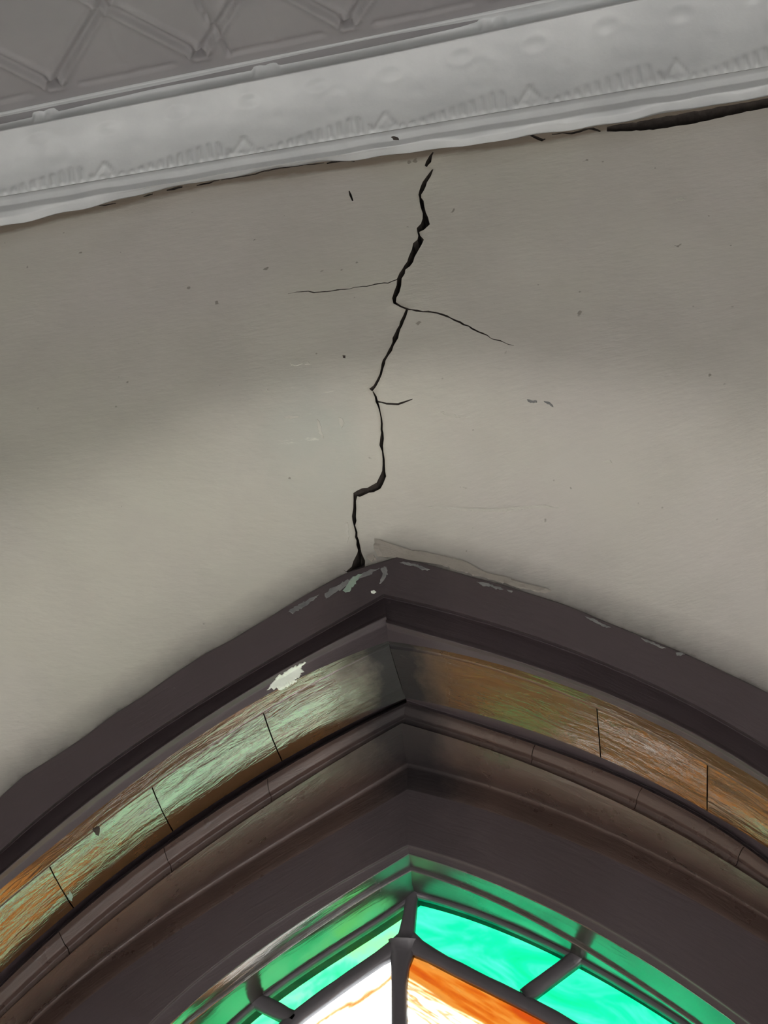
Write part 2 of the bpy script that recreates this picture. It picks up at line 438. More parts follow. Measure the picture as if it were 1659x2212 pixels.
# ------------------------------------------------------------------ the window: casing, reveal, frame, glass
window = empty('window_1', (X0, WALL_Y+.2, SILL+EYE))
tag(window, 'pointed-arch window with dark brown painted surround and green, white and orange leaded glass', 'window', 'structure')
ROOTINV = Matrix.Translation(window.location).inverted()
def child(o, parent=None):
    return o
BOARDS = {'L': [(345, 1690), (597, 1540), (118, 1862)], 'R': [(1290, 1535), (1530, 1650)]}
BEADJ = {'L': [(163, 2010), (385, 1820), (620, 1680)], 'R': [(1118, 1610), (1350, 1705), (1570, 1835)]}
WP = []          # window parts, parented at the end
REV = {}
for sd, word in (('L', 'left'), ('R', 'right')):
    L = lambda k: LN[k, sd]
    sg = SGN[sd]
    # flat casing board next to the plaster, with its hidden outer edge turned back
    A2 = variant('A', sd, .19, 0, -.012)
    a = arch_mesh('casing_board', [A2, variant('A', sd, .146, 0, -.004), L('B')], M_BROWN, None, sd); WP.append(a)
    REV['A', sd] = a
    # bevel between casing and stop bead
    Bs = L('B')
    B2 = variant('B', sd, .187, 7)
    C0 = lerp_line(B2, L('C'), .8, (0, .002, 0))
    sec = [Bs, B2, C0, L('C'), lerp_line(L('C'), L('D'), .25, (0, .006, .002)), L('D')]
    b = arch_mesh('bevel_moulding', sec, M_BROWN, None, sd); WP.append(b); REV['B', sd] = b
    # thin stop bead whose underside is glossy
    E2 = variant('E', sd, Rel(L('E'), .0015), 5)
    c = arch_mesh('stop_bead', [L('D'), L('E'), E2], M_BROWN_GLOSS, None, sd); WP.append(c); REV['D', sd] = c
    # soffit boards of the reveal, butt jointed, with an added backing that seals the joints against light
    js = sorted([t_of(p, .25, sd) for p in BOARDS[sd]])
    js = [JT*.99] + js + [1.0]
    F1 = L('F')
    sec = [E2]+[lerp_line(E2, F1, k, (0, 0, (-.004 if sd == 'L' else -.001)*math.sin(math.pi*k))) for k in (.25, .5, .75)]+[F1]
    seal_lines = [variant('E', sd, Rel(L('E'), .001), 5, -.006), variant('F', sd, Rel(L('F'), .03), 0, -.018), variant('H', sd, .350, 0, -.020), variant('I', sd, .420, 0, -.020), variant('J', sd, .42, 0, -.02)]
    seal = arch_mesh('joint_light_seal', seal_lines, M_VOID, None, sd); WP.append(seal)
    for i, (ta, tb) in enumerate(zip([0.0]+js[:-1], js)):
        o = arch_mesh('soffit_board', sec, M_BROWN_GLOSS, None, sd, ta+(.0004 if i else 0), tb-(.0004 if tb < 1 else 0), jitter=.0018 if tb < 1 else 0)
        WP.append(o); REV['E', sd, i] = o
    # shadow groove and bead of the inner frame
    G2 = variant('G', sd, Rel(L('F'), .022), -6)
    Hm = lerp_line(L('G'), L('H'), .55, (0, .001, 0)); Hm2 = lerp_line(L('G'), L('H'), .62, (0, .010, .003)); Hm3 = lerp_line(L('G'), L('H'), .8, (0, .009, .0))
    g = arch_mesh('shadow_groove', [F1, G2, L('G')], M_BROWN, None, sd); WP.append(g)
    js = [0.0]+sorted([t_of(p, .31, sd) for p in BEADJ[sd]])+[1.0]
    for i, (ta, tb) in enumerate(zip(js[:-1], js[1:])):
        o = arch_mesh('bead_moulding', [L('G'), lerp_line(L('G'), L('H'), .25, (0, -.003, 0)), Hm, Hm2, Hm3, L('H')], M_BROWN_SEMI, None, sd, ta+(.0002 if i else 0), tb-(.0002 if tb < 1 else 0), jitter=.0005 if tb < 1 else 0)
        WP.append(o)
    # cove running back to the flat face of the sash frame
    I2 = variant('I', sd, .3885, 50)
    Ls = [L('H')]+[lerp_line(L('H'), L('I'), k, (0, 0, -.011*math.sin(math.pi*k))) for k in (.06, .14, .24, .36, .48, .6, .72, .84, .93)]+[L('I')]
    Ls += [lerp_line(L('I'), I2, k, (0, 0, 0)) for k in (.2, .45, .7)]+[I2, lerp_line(I2, L('J'), .04)]
    o = arch_mesh('cove_moulding', Ls, M_BROWN_SEMI, None, sd, rnd=False); WP.append(o)
    o = arch_mesh('sash_frame', [lerp_line(I2, L('J'), .04), L('J'), variant('J', sd, .392, 4), variant('K', sd, .396, -3)], M_BROWN, None, sd); WP.append(o); REV['I', sd] = o
    # two stepped glazing stops
    o = arch_mesh('glazing_stop', [variant('K', sd, .396, -3), L('K'), L('L')], M_STOP, None, sd); WP.append(o); REV['K', sd] = o
    L2 = variant('L', sd, Rel(L('L'), .001), 9)
    REV['L', sd] = o = arch_mesh('glazing_stop', [L('L'), L2, L('M'), lerp_line(L('M'), L('M'), 0, (0, .028, .0008))], M_STOP, None, sd); WP.append(o)

# added unseen shell behind the joinery, blocking stray light from outside
def seal_run(sd, y, key='A', k=.015):
    def f(t):
        P = LN[key, sd].at(t).copy(); P[:, 0] += (P[:, 0]-X0)*k; P[:, 2] += np.maximum(P[:, 2]-CZ, 0)*k; P[:, 1] = WALL_Y+y; return P
    return f
for sd in 'LR':
    WP.append(arch_mesh('light_seal_shell', [seal_run(sd, .165), seal_run(sd, .53), seal_run(sd, .53, 'M', .002), seal_run(sd, .503, 'M', .002)], M_VOID, None, sd, rnd=False))

# ---- leaded glass, standing in one plane
GD = .492
def P2(px, depth=GD):                    # photo pixels -> (x, z) in the glass plane
    return unp(px, depth)[:, [0, 2]]
gm = {sd: LN['M', sd] for sd in 'LR'}
gn = {sd: Line('N', sd, GD) for sd in 'LR'}
for sd in 'LR': gm[sd].far = FAR['M']; gn[sd].far = FAR['N']
M_GREEN_A = mat_glass('pale_green_streaky_glass', [(.30, (.005, .20, .055)), (.45, (.016, .25, .078)), (.56, (.045, .29, .10)), (.66, (.06, .30, .072)), (.78, (.09, .30, .04))], (3.0, 1, 9), .62)
M_GREEN_B = mat_glass('sea_green_streaky_glass', [(.30, (.0005, .13, .050)), (.45, (.0015, .19, .070)), (.58, (.012, .25, .100)), (.75, (.035, .30, .13))], (3.0, 1, 9), -.42)
_w1, _w2 = unp([(838, 2108), (715, 2206)], .492); _wd = (_w2-_w1)[[0, 2]]; _wd /= np.hypot(*_wd)
M_WHITE = mat_glass('milky_white_glass', [(.2, (.55, .55, .54)), (.44, (.52, .52, .50)), (.475, (.30, .20, .12)), (.50, (.13, .045, .010)), (.515, (.20, .09, .03)), (.54, (.52, .50, .46)), (.60, (.54, .54, .52)), (.63, (.36, .28, .19)), (.66, (.54, .54, .52))], (2.2, 1, 7), .66, dist=.6, grad=(_w1[0], _w1[2]+EYE, -_wd[1], _wd[0], 5.0, .50, .55))
_o1, _o2 = unp([(884, 2060), (1180, 2210)], .492); _od = (_o2-_o1)[[0, 2]]; _od /= np.hypot(*_od); _on = (_od[1], -_od[0])
if _on[1] > 0: _on = (-_on[0], -_on[1])
M_ORANGE = mat_glass('orange_streaky_glass', [(.26, (.095, .012, .0008)), (.36, (.115, .026, .0016)), (.44, (.13, .045, .006)), (.50, (.115, .04, .006)), (.55, (.36, .27, .15)), (.60, (.13, .06, .014)), (.66, (.5, .47, .40)), (.72, (.16, .085, .03)), (.78, (.5, .5, .46))], (1.3, 1, 13), -.66, dist=.5, grad=(_o1[0], _o1[2]+EYE, _on[0], _on[1], 4.2, .34, 1.3))
M_AMBER = mat_glass('added_amber_glass', [(.3, (.40, .155, .028)), (.6, (.34, .11, .016)), (.8, (.42, .20, .05))], (2, 1, 6), .3)  # tint of added unseen panes that the soffit reflects
M_CELADON = mat_glass('added_celadon_glass', [(.30, (.20, .66, .27)), (.44, (.66, .76, .56)), (.53, (.14, .68, .32)), (.64, (.46, .62, .25)), (.76, (.62, .72, .58))], (2.2, 1, 6), -.5)  # only on added lower panes, tinted for the soffit's reflections
GL = []
def pane(poly, mat, label, name='glass_pane', thick=.003, off=0.0):
    """poly: (n,2) x,z outline"""
    poly = np.asarray(poly); n = len(poly); y = WALL_Y+GD+.004+off
    V = np.concatenate([np.c_[poly[:, 0], np.full(n, y), poly[:, 1]], np.c_[poly[:, 0], np.full(n, y+thick), poly[:, 1]]])
    bm = bmesh.new(); vs = [bm.verts.new(v) for v in V]
    f = bm.faces.new(vs[:n]); b = bm.faces.new(vs[n:][::-1])
    for i in range(n): bm.faces.new((vs[i], vs[n+i], vs[n+(i+1) % n], vs[(i+1) % n]))
    bmesh.ops.triangulate(bm, faces=[f, b]); bm.normal_update()
    Vv = [v.co[:] for v in bm.verts]; bm.verts.index_update(); Ff = [[v.index for v in f.verts] for f in bm.faces]; bm.free()
    # single-sheet tint: the back face is clear of the streaks because the tint is applied once
    o = make(name, Vv, Ff, mat, None, False); tag(o, label); GL.append(o); return o

def came(pts, widths, name='lead_came', depth=.008, mat=None, label=None):
    """lead strip with rounded section along a 2-D run of (x,z) points, proud of the glass"""
    pts = np.asarray(pts, float); w = np.broadcast_to(np.asarray(widths, float), (len(pts),))
    d = np.gradient(pts, axis=0); d /= np.linalg.norm(d, axis=1)[:, None]; nrm = np.c_[-d[:, 1], d[:, 0]]
    sec = [(-.5, .0), (-.5, .45), (-.40, .8), (-.18, 1.0), (.18, 1.0), (.40, .8), (.5, .45), (.5, .0)]
    V = []
    for p, nn, ww in zip(pts, nrm, w):
        j = 1+.10*RNG.normal()*.4
        for a, h in sec: V.append((p[0]+nn[0]*a*ww*j, WALL_Y+GD+.004-h*depth, p[1]+nn[1]*a*ww*j))
        V.append((p[0]+nn[0]*.5*ww, WALL_Y+GD+.010, p[1]+nn[1]*.5*ww)); V.append((p[0]-nn[0]*.5*ww, WALL_Y+GD+.010, p[1]-nn[1]*.5*ww))
    m = 10; n = len(pts); F = []
    for i in range(n-1):
        for j in range(m):
            a, b = i*m+j, i*m+(j+1) % m; F.append((a, b, b+m, a+m))
    F.append(tuple(range(m))); F.append(tuple(range((n-1)*m, n*m))[::-1])
    uv = np.repeat(np.c_[np.arange(n)*.02, np.zeros(n)], m, 0)+np.tile(np.c_[np.zeros(m), np.arange(m)*.003], (n, 1))
    o = make(name, V, F, mat or M_LEAD, None, True, uv)
    if label: tag(o, label)
    GL.append(o); return o

# inner border came follows N; its centre line runs on
def arch_pts(line, t): return line.at(t)[:, [0, 2]]
TT = {sd: np.concatenate([np.linspace(0, JT, 6)[:-1], np.linspace(JT, 1, 60)]) for sd in 'LR'}
CW = .0205
for sd in 'LR':
    p = arch_pts(gn[sd], TT[sd]); w = np.full(len(p), CW); w[-1] = .034; w[-2] = .026
    came(p, w)
for sd in 'LR':      # dark cement line between the glass and its stop
    p = arch_pts(gm[sd], TT[sd]); q = p.copy(); q[:, 0] += (X0-p[:, 0])*.001; q[:, 1] -= np.where(p[:, 1] > CZ, .0005, 0)
    came(q, .009, name='putty_line', depth=.006)
apM, apN = arch_pts(gm['L'], 1)[0], arch_pts(gn['L'], 1)[0]
# stub up to the point of the arch, and the centre bar down to the sill
stub = P2([(893, 1902), (889, 1935), (884, 1975), (878, 2012), (874, 2045)])
came(stub, [.020, .0165, .018, .022, .034], depth=.009)
bar = P2([(872, 2030), (867, 2060), (864, 2085), (861, 2130), (862, 2212)])
bar = np.concatenate([bar, [[bar[-1, 0]+.004, bar[-1, 1]-.5], [X0, SILL]]])
came(bar, [.044, .034, .0245, .0215, .0215, .022, .022], depth=.010)
# cross cames of the border: a from the outer edge to the inner one
def cross(sd, pa, pb, w=.0235):
    a, b = P2([pa, pb]); came(np.array([a+(b-a)*k for k in np.linspace(-.12, 1, 7)]), w, label=None)
    return a, b
cuts = {'L': [], 'R': []}
a, b = cross('L', (536, 2150), (636, 2200)); cuts['L'].append((a, b))
a, b = cross('R', (1240, 2070), (1133, 2150)); cuts['R'].append((a, b))
def border_cut(sd, t):
    a, b = arch_pts(gm[sd], t)[0], arch_pts(gn[sd], t)[0]; came(np.array([a+(b-a)*k for k in np.linspace(-.1, 1, 6)]), .022); return a, b
def line_t(line, q):
    """t of the point of the line nearest to q"""
    ts = np.linspace(0, 1, 4000); P = arch_pts(line, ts); return ts[np.argmin(((P-q)**2).sum(1))]
for sd, ts in (('L', (.77, .60, .42, .25, .12)), ('R', (.67, .47, .25, .12))):
    for t in ts: cuts[sd].append(border_cut(sd, t))
for sd in 'LR':
    edges = [(apM, apN)]+cuts[sd]+[(arch_pts(gm[sd], 0)[0], arch_pts(gn[sd], 0)[0])]
    for i, (e0, e1) in enumerate(zip(edges[:-1], edges[1:])):
        tm0 = 1.0 if i == 0 else line_t(gm[sd], e0[0]); tn0 = 1.0 if i == 0 else line_t(gn[sd], e0[1])
        tm1, tn1 = line_t(gm[sd], e1[0]), line_t(gn[sd], e1[1])
        outer = arch_pts(gm[sd], np.linspace(tm0, tm1, 24)); inner = arch_pts(gn[sd], np.linspace(tn1, tn0, 24))
        side = 'left' if sd == 'L' else 'right'
        outer = outer.copy(); outer[:, 1] += .016     # tucked behind the glazing stop
        word = ['pale green border pane left of the point of the arch', 'sea-green border pane right of the point of the arch'][sd == 'R'] if i == 0 else \
               (['pale green border pane, second down on the left', 'sea-green border pane, second down on the right'][sd == 'R'] if i == 1 else ('added unseen amber border pane lower down' if sd == 'L' else 'green border pane lower down'))
        pane(np.concatenate([outer, inner]), (M_GREEN_A if i < 2 else M_AMBER) if sd == 'L' else M_GREEN_B, word)  # amber border panes are added, coloured for their reflection in the soffit
# centre lights either side of the bar, divided by level cames below the picture
zs = [None, 1.562, 1.10, .4, SILL]  # rows below the first are added unseen panes, coloured for soffit reflections
for sd in 'LR':
    top = arch_pts(gn[sd], np.linspace(1, JT, 80)); top = np.concatenate([top, [[top[-1, 0], SILL]]])
    def xat(z): return np.interp(-z, -top[:, 1], top[:, 0])
    xc = lambda z: np.interp(-z, -bar[:, 1], bar[:, 0])
    prev = top[0, 1]
    mats = [M_WHITE, M_AMBER, M_CELADON, M_AMBER] if sd == 'L' else [M_ORANGE, M_CELADON, M_WHITE, M_AMBER]
    words = ['milky white pane with an orange streak', 'added amber pane, unseen', 'added pale green and white pane, unseen', 'added amber pane, unseen'] if sd == 'L' else ['orange and cream streaky pane', 'added pale green and white pane, unseen', 'milky white pane', 'added amber pane, unseen']
    for i in range(4):
        z0, z1 = prev, zs[i+1]
        zz = np.linspace(z0, z1, 40)
        out = np.array([(xat(z), z) for z in zz]); inn = np.array([(X0 if z > bar[0, 1] else xc(z), z) for z in zz[::-1]])
        if i == 0: inn = inn[:-1]
        pane(np.concatenate([out, inn]), mats[i], words[i])
        if i < 3: came([(xc(z1), z1), ((xc(z1)+xat(z1))/2, z1), (xat(z1), z1)], .022)
        prev = z1
# sill of the window
V, F = box(X0-1.05, X0+1.05, WALL_Y-.06, WALL_Y+.49, SILL-.06, SILL)
WP.append(make('window_sill', V, F, M_BROWN, None, False))
for o in WP: o.parent = window; o.matrix_parent_inverse = ROOTINV
panel = empty('stained_glass_panel', (X0, WALL_Y+GD, SILL+EYE)); PINV = Matrix.Translation(panel.location).inverted()
tag(panel, 'leaded stained glass filling the arched frame, green border panes round white and orange ones', 'stained glass', 'thing')
for o in GL: o.parent = panel; o.matrix_parent_inverse = PINV

# ------------------------------------------------------------------ plaster wall with its cracks
tA = np.concatenate([np.linspace(0, JT, 10)[:-1], np.linspace(JT, JT+.3, 20)[:-1], np.linspace(JT+.3, 1, 150)])
AL, AR = arch_pts(LN['A', 'L'], tA), arch_pts(LN['A', 'R'], tA)
OPEN = np.concatenate([AL, AR[::-1][1:]])            # open chain: left sill -> apex -> right sill
OPENC = np.concatenate([OPEN, OPEN[:1]])
ROLLW, ROLLD = .32, .150
def seg_dist(P, C):
    """distance of points to a polyline"""
    P = np.asarray(P); best = np.full(len(P), 9.0)
    a, b = C[:-1], C[1:]; ab = b-a; L2_ = (ab**2).sum(1)+1e-12
    for i in range(0, len(P), 4000):
        q = P[i:i+4000, None]-a[None]
        t = np.clip((q*ab).sum(2)/L2_, 0, 1)
        best[i:i+4000] = np.sqrt(((q-t[..., None]*ab)**2).sum(2)).min(1)
    return best
def inside(P, poly):
    x, z = P[:, 0], P[:, 1]; c = np.zeros(len(P), bool)
    xa, za = poly[:-1, 0], poly[:-1, 1]; xb, zb = poly[1:, 0], poly[1:, 1]
    for i in range(len(xa)):
        if za[i] == zb[i]: continue
        m = ((za[i] > z) != (zb[i] > z)) & (x < (xb[i]-xa[i])*(z-za[i])/(zb[i]-za[i])+xa[i]); c ^= m
    return c
def roll(P):
    d = seg_dist(P, OPEN)
    k = np.clip(1-d/(.28+.11*np.clip(np.abs(P[:, 0]-X0)/.5, 0, 1)), 0, 1)
    s = k**3*(k*(6*k-15)+10)
    # hand-trowelled unevenness
    x, z = P[:, 0], P[:, 1]
    w = .0016*np.sin(7*x+3*z+1)+.0012*np.sin(13*z-5*x)+.0007*np.sin(31*x+17*z)
    return s*ROLLD + w*(1-np.clip(k*1.2, 0, 1)), d
def on_wall(px):
    px = np.asarray(px, float).reshape(-1, 2); lo = np.full(len(px), -.01); hi = lo.copy(); done = np.zeros(len(px), bool)
    for d in np.arange(-.01, .19, .005):          # first meeting of the sight line with the rounded plaster
        r = roll(unp(px, d)[:, [0, 2]])[0]; hit = (d >= r) & ~done
        hi[hit] = d; done |= hit; lo[~done] = d
    hi[~done] = .15
    for _ in range(14):
        m = (lo+hi)/2; r = roll(unp(px, m)[:, [0, 2]])[0]; up = m < r; lo = np.where(up, m, lo); hi = np.where(up, hi, m)
    return unp(px, (lo+hi)/2)[:, [0, 2]]
MPP = 1/1380.0
def ribbon(pts, rag=1.0):
    """(px, py, width px) centre line -> outline polygon in wall coordinates, ragged edges"""
    pts = np.array(pts, float); q = [pts[0]]
    for a, b in zip(pts[:-1], pts[1:]):
        n = max(1, int(np.hypot(*(b-a)[:2])/9))
        for k in range(1, n+1):
            p = a+(b-a)*k/n
            if k < n: p[:2] += RNG.normal(size=2)*rag; p[2] *= 1+RNG.normal()*.22*rag
            q.append(p)
    q = np.array(q); W = on_wall(q[:, :2]); w = np.maximum(np.abs(q[:, 2]), .4)*MPP*1.0
    d = np.gradient(W, axis=0); d /= np.linalg.norm(d, axis=1)[:, None]+1e-12; n = np.c_[-d[:, 1], d[:, 0]]
    a, b = W+n*w[:, None]/2, W-n*w[:, None]/2
    return [np.array([a[i], a[i+1], b[i+1], b[i]]) for i in range(len(W)-1)], W
CRACKS = [
 [(936,331,3),(931,338,6),(926,350,12),(921,358,7),(922,361,2)],
 [(935,367,3),(927,382,9),(918,395,10),(911,412,10),(907,421,6),(908,428,4),(911,436,9),(913,448,8),(917,462,7),(919,472,12),(919,484,20),(908,495,18),(904,503,4),(906,511,4),(909,519,14),(902,527,20),(897,540,15),(889,556,13),(880,575,13),(869,592,12),(863,603,10),(862,616,10),(857,632,12),(852,645,9),(853,656,6),(866,664,4),(880,669,6),(874,684,7),(866,704,7),(858,722,9),(852,740,7),(843,758,8),(830,779,6),(826,797,5),(818,822,5),(810,836,5),(803,843,7),(799,841,2)],
 [(806,847,2),(812,858,4),(814,868,5),(820,885,3),(824,904,3),(825,930,4),(826,948,7),(824,964,7),(827,976,3),(829,992,4),(829,1018,6),(829,1026,10),(823,1040,11),(818,1050,11),(805,1057,11),(785,1063,11),(768,1070,9),(767,1084,5),(767,1100,6),(765,1117,8),(766,1126,8),(766,1136,3),(770,1150,4),(773,1168,5),(774,1178,7),(777,1190,6),(777,1197,9),(776,1212,24),(774,1224,27),(770,1238,44),(764,1244,60)],
 [(858,605,3),(830,611,3),(803,616,2.6),(745,625,2.6),(700,630,3),(678,632,3.5),(666,629,2.5),(640,631,1.6),(622,635,.6)],
 [(879,670,5),(900,671,5.5),(925,673,5),(954,679,4.6),(983,692,4.4),(1020,710,4),(1034,717,3.4),(1070,734,2.8),(1110,746,.8)],
 [(814,868,4),(835,872,3),(860,873,3.4),(872,869,3),(886,864,2),(891,862,1)],
 [(754,412,2),(757,421,5),(762,434,3)],
 # where the cornice has come away from the wall
 [(360,411,3),(376,408,9),(394,404,5)],[(425,401,3),(440,397,6),(474,389,2)],[(478,389,2),(530,380,4),(552,376,4),(600,364,4.5),(650,357,4),(700,352,2)],
 [(706,353,4),(722,349,8),(736,347,8),(766,349,2)],
 [(205,443,1.5),(238,441,4),(250,439,2)],[(310,425,2),(322,421,6),(330,419,3)],
 [(1095,298,1.5),(1125,290,5),(1145,291,5),(1160,298,8),(1172,303,8),(1178,300,3)],[(1192,290,3),(1215,287,3),(1235,288,7),(1252,284,7),(1262,280,7),(1280,278,8),(1297,284,4)],
 [(1311,279,16),(1330,277,24),(1365,274,30),(1420,267,36),(1480,257,40),(1530,248,38),(1570,239,34),(1620,230,32),(1680,218,32),(1760,202,28),(1850,186,18),(1900,178,2)],
]
quads = []; centre = []
for c in CRACKS:
    q, w = ribbon(c, .25 if c[0][0] == 1311 else 1.0); quads += q; centre.append(w)
# outer rectangle and interior points
WX0, WX1, WZ0, WZ1 = -4.0, 4.0, -EYE, 3.1
pts = []; edges = []
def add_loop(P, closed=True):
    b = len(pts); pts.extend([tuple(p) for p in P]); n = len(P)
    for i in range(n-1 if not closed else n): edges.append((b+i, b+(i+1) % n))
add_loop([(WX0, WZ0), (WX1, WZ0), (WX1, WZ1), (WX0, WZ1)])
add_loop(OPEN)
for q in quads: add_loop(q)
lo, hi = on_wall([(-60, 1750)])[0], on_wall([(1720, 100)])[0]
gx = np.arange(-1.35, .35, .0085); gz = np.arange(1.25, 2.95, .0085)
G = np.array([(x+RNG.uniform(-.002, .002), z+RNG.uniform(-.002, .002)) for x in gx for z in gz])
cx_ = np.arange(WX0+.1, WX1-.05, .12); cz_ = np.arange(WZ0+.1, WZ1-.05, .12)
G2 = np.array([(x, z) for x in cx_ for z in cz_ if not (-1.36 < x < .36 and 1.24 < z < 2.96)])
ring = np.concatenate([OPEN+np.c_[(OPEN[:, 0]-X0), np.zeros(len(OPEN))]*k for k in (.05, .1, .15, .2, .25, .3)])
G = np.concatenate([G, G2, ring])
G = G[~inside(G, OPENC)]; G = G[seg_dist(G, OPENC) > .003]
QC = np.concatenate([np.concatenate([q, q[:1]]) for q in quads])
near = np.ones(len(G), bool)
for w in centre: near &= seg_dist(G, w) > .0045
pts.extend(map(tuple, G[near]))
co, ed, fa, *_ = delaunay_2d_cdt([Vector(p) for p in pts], edges, [], 0, 1e-6)
V2 = np.array([(v.x, v.y) for v in co]); F = np.array(fa)
cen = V2[F].mean(1)
bad = inside(cen, OPENC) | (cen[:, 0] < WX0) | (cen[:, 0] > WX1)
# drop the strip that closes the chain under the sill is part of the opening; keep the wall below it
crk = np.zeros(len(F), bool)
for q in quads:
    m = (np.abs(cen-q.mean(0)).max(1) < .1)
    idx = np.where(m)[0]
    if len(idx): crk[idx] |= inside(cen[idx], np.concatenate([q, q[:1]]))
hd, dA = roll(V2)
def cornice_z(x): return np.interp(x, C0W[:, 0], C0W[:, 1])
C0W = unp([(-300, 548), (0, 492), (400, 402), (830, 338), (1315, 272), (1659, 212), (2000, 150)], 0)[:, [0, 2]]
C0W = C0W[np.argsort(C0W[:, 0])]
dC = cornice_z(V2[:, 0])-V2[:, 1]
main = centre[1:3]+[centre[0]]
dK = np.minimum.reduce([seg_dist(V2, w) for w in main])
pc, pcw = on_wall([(700, 930)])[0], on_wall([(1180, 868)])[0]
pat = np.exp(-((V2[:, 0]-pc[0])/.10)**2-((V2[:, 1]-pc[1])/.10)**2)
pat = pat*np.clip((on_wall([(775, 950)])[0][0]-V2[:, 0])/.02+.5, 0, 1)
keep = F[~bad & ~crk]; voidf = F[~bad & crk]
# lips of the cracks stand slightly proud
lip = np.exp(-(dK/.006)**2)*.0014*(1+.6*np.sin(V2[:, 1]*90)); Y = WALL_Y+hd-lip
FD = .024
Vf = np.c_[V2[:, 0], Y, V2[:, 1]]; Vb = np.c_[V2[:, 0], Y+FD+.06*(V2[:, 0] > on_wall([(1309, 277)])[0][0])*(dC < .07), V2[:, 1]]
nV = len(V2)
# wall face orientation towards the room (-y)
def orient(fs):
    a, b, c = (V2[fs[:, i]] for i in range(3)); cr = (b[:, 0]-a[:, 0])*(c[:, 1]-a[:, 1])-(b[:, 1]-a[:, 1])*(c[:, 0]-a[:, 0])
    fs = fs.copy(); m = cr < 0; fs[m] = fs[m][:, ::-1]; return fs
keep = orient(keep)
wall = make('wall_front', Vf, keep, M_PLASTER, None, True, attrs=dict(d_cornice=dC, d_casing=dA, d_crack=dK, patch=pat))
tag(wall, 'cream plaster wall above the arched window, split by a long jagged crack', 'wall', 'structure')
# torn sides and rubble bottom of the cracks
if len(voidf):
    voidf = orient(voidf); ecount = {}
    for f in voidf:
        for a, b in ((f[0], f[1]), (f[1], f[2]), (f[2], f[0])): ecount[(a, b)] = 1
    side = [(a, b) for (a, b) in ecount if (b, a) not in ecount]
    used = sorted({i for f in voidf for i in f}); mp = {v: i for i, v in enumerate(used)}; n = len(used)
    VV = np.concatenate([Vf[used], Vb[used]+RNG.normal(size=(n, 3))*[0, .004, 0]])
    FF = [[mp[i]+n for i in f] for f in voidf]+[(mp[b], mp[a], mp[a]+n, mp[b]+n) for a, b in side]
    cr = make('crack_cavity', VV, FF, M_VOID, wall, False); tag(cr, 'dark torn cavity of the plaster crack')
wall_bvh = BVHTree.FromPolygons([Vector(v) for v in Vf], [list(map(int, f)) for f in keep])

# ------------------------------------------------------------------ pressed-tin cornice (partly come away on the right)
def row(px3, depth):
    """edge through photo points at a depth; continued straight beyond the frame"""
    P = unp(px3, depth); P = P[np.argsort(P[:, 0])]
    s0 = np.polyfit(P[:, 0], P[:, 2], 1)
    def f(x):
        z = np.interp(x, P[:, 0], P[:, 2])
        z = np.where(x < P[0, 0], P[0, 2]+s0[0]*np.maximum(x-P[0, 0], -.6), z)
        z = np.where(x > P[-1, 0], P[-1, 2]+s0[0]*np.minimum(x-P[-1, 0], .6), z)
        return np.stack([x, np.full_like(x, WALL_Y+depth), z], 1)
    return f
r_bot = row([(0, 489), (120, 464), (400, 398), (600, 361), (830, 335), (1000, 318), (1140, 292), (1315, 268), (1500, 232), (1659, 205)], -.012)
r_in = row([(0, 492), (400, 402), (830, 338), (1315, 272), (1659, 212)], .03)
r_a = row([(0, 458), (830, 318), (1659, 184)], -.030)
r_a2 = row([(0, 446), (830, 307), (1659, 170)], -.028)
r_b = row([(0, 425), (830, 284), (1659, 143)], -.036)
r_c = row([(0, 287), (830, 122), (1405, -2)], -.112)
r_d = row([(0, 281), (830, 116), (1405, -9)], -.108)
r_e = row([(0, 255), (830, 83), (1100, 29)], -.116)
r_f = row([(0, 247), (490, 144), (830, 74), (1100, 20)], -.128)
dense = np.arange(-1.35, .45, .0035)
XS = np.concatenate([np.linspace(-4, -1.36, 20), dense, np.linspace(.46, 4, 24)])
cor = empty('trim_1', (0, WALL_Y-.05, EYE+2.85)); CINV = Matrix.Translation(cor.location).inverted()
tag(cor, 'white painted pressed-tin cornice with leaf relief between wall and ceiling', 'cornice', 'structure')
def strip(name, rows, mat, fn=None, uvm=True):
    V = np.stack(rows, 1); n, m = V.shape[:2]
    if fn is not None: V = fn(V)
    uv = np.stack([np.repeat(XS[:, None], m, 1), np.repeat(np.arange(m)[None]*.01, n, 0)], 2).reshape(-1, 2)
    o = make(name, V.reshape(-1, 3), grid_faces(n, m, True), mat, cor, True, uv); o.matrix_parent_inverse = CINV; return o
wob = lambda k: np.c_[np.zeros(len(XS)), .0010*np.sin(XS*23+k)+.0007*np.sin(XS*57+2*k), .0010*np.sin(XS*31+3*k)+.0008*np.sin(XS*71+k)]
R0, R1, R2, R2b, R3 = r_in(XS), r_bot(XS)+wob(1)*1.6, r_a(XS)+wob(2)*.6, r_a2(XS)+wob(2)*.6, r_b(XS)
strip('fillet', rounded([R0, R1, r_a(XS)*.35+R1*.65+[0, -.006, .0], R2, R2b, R2b*.5+R3*.5+[0, -.0025, 0], R3, R3+[0, .004, .004]], .0016, 2), M_CORNICE)
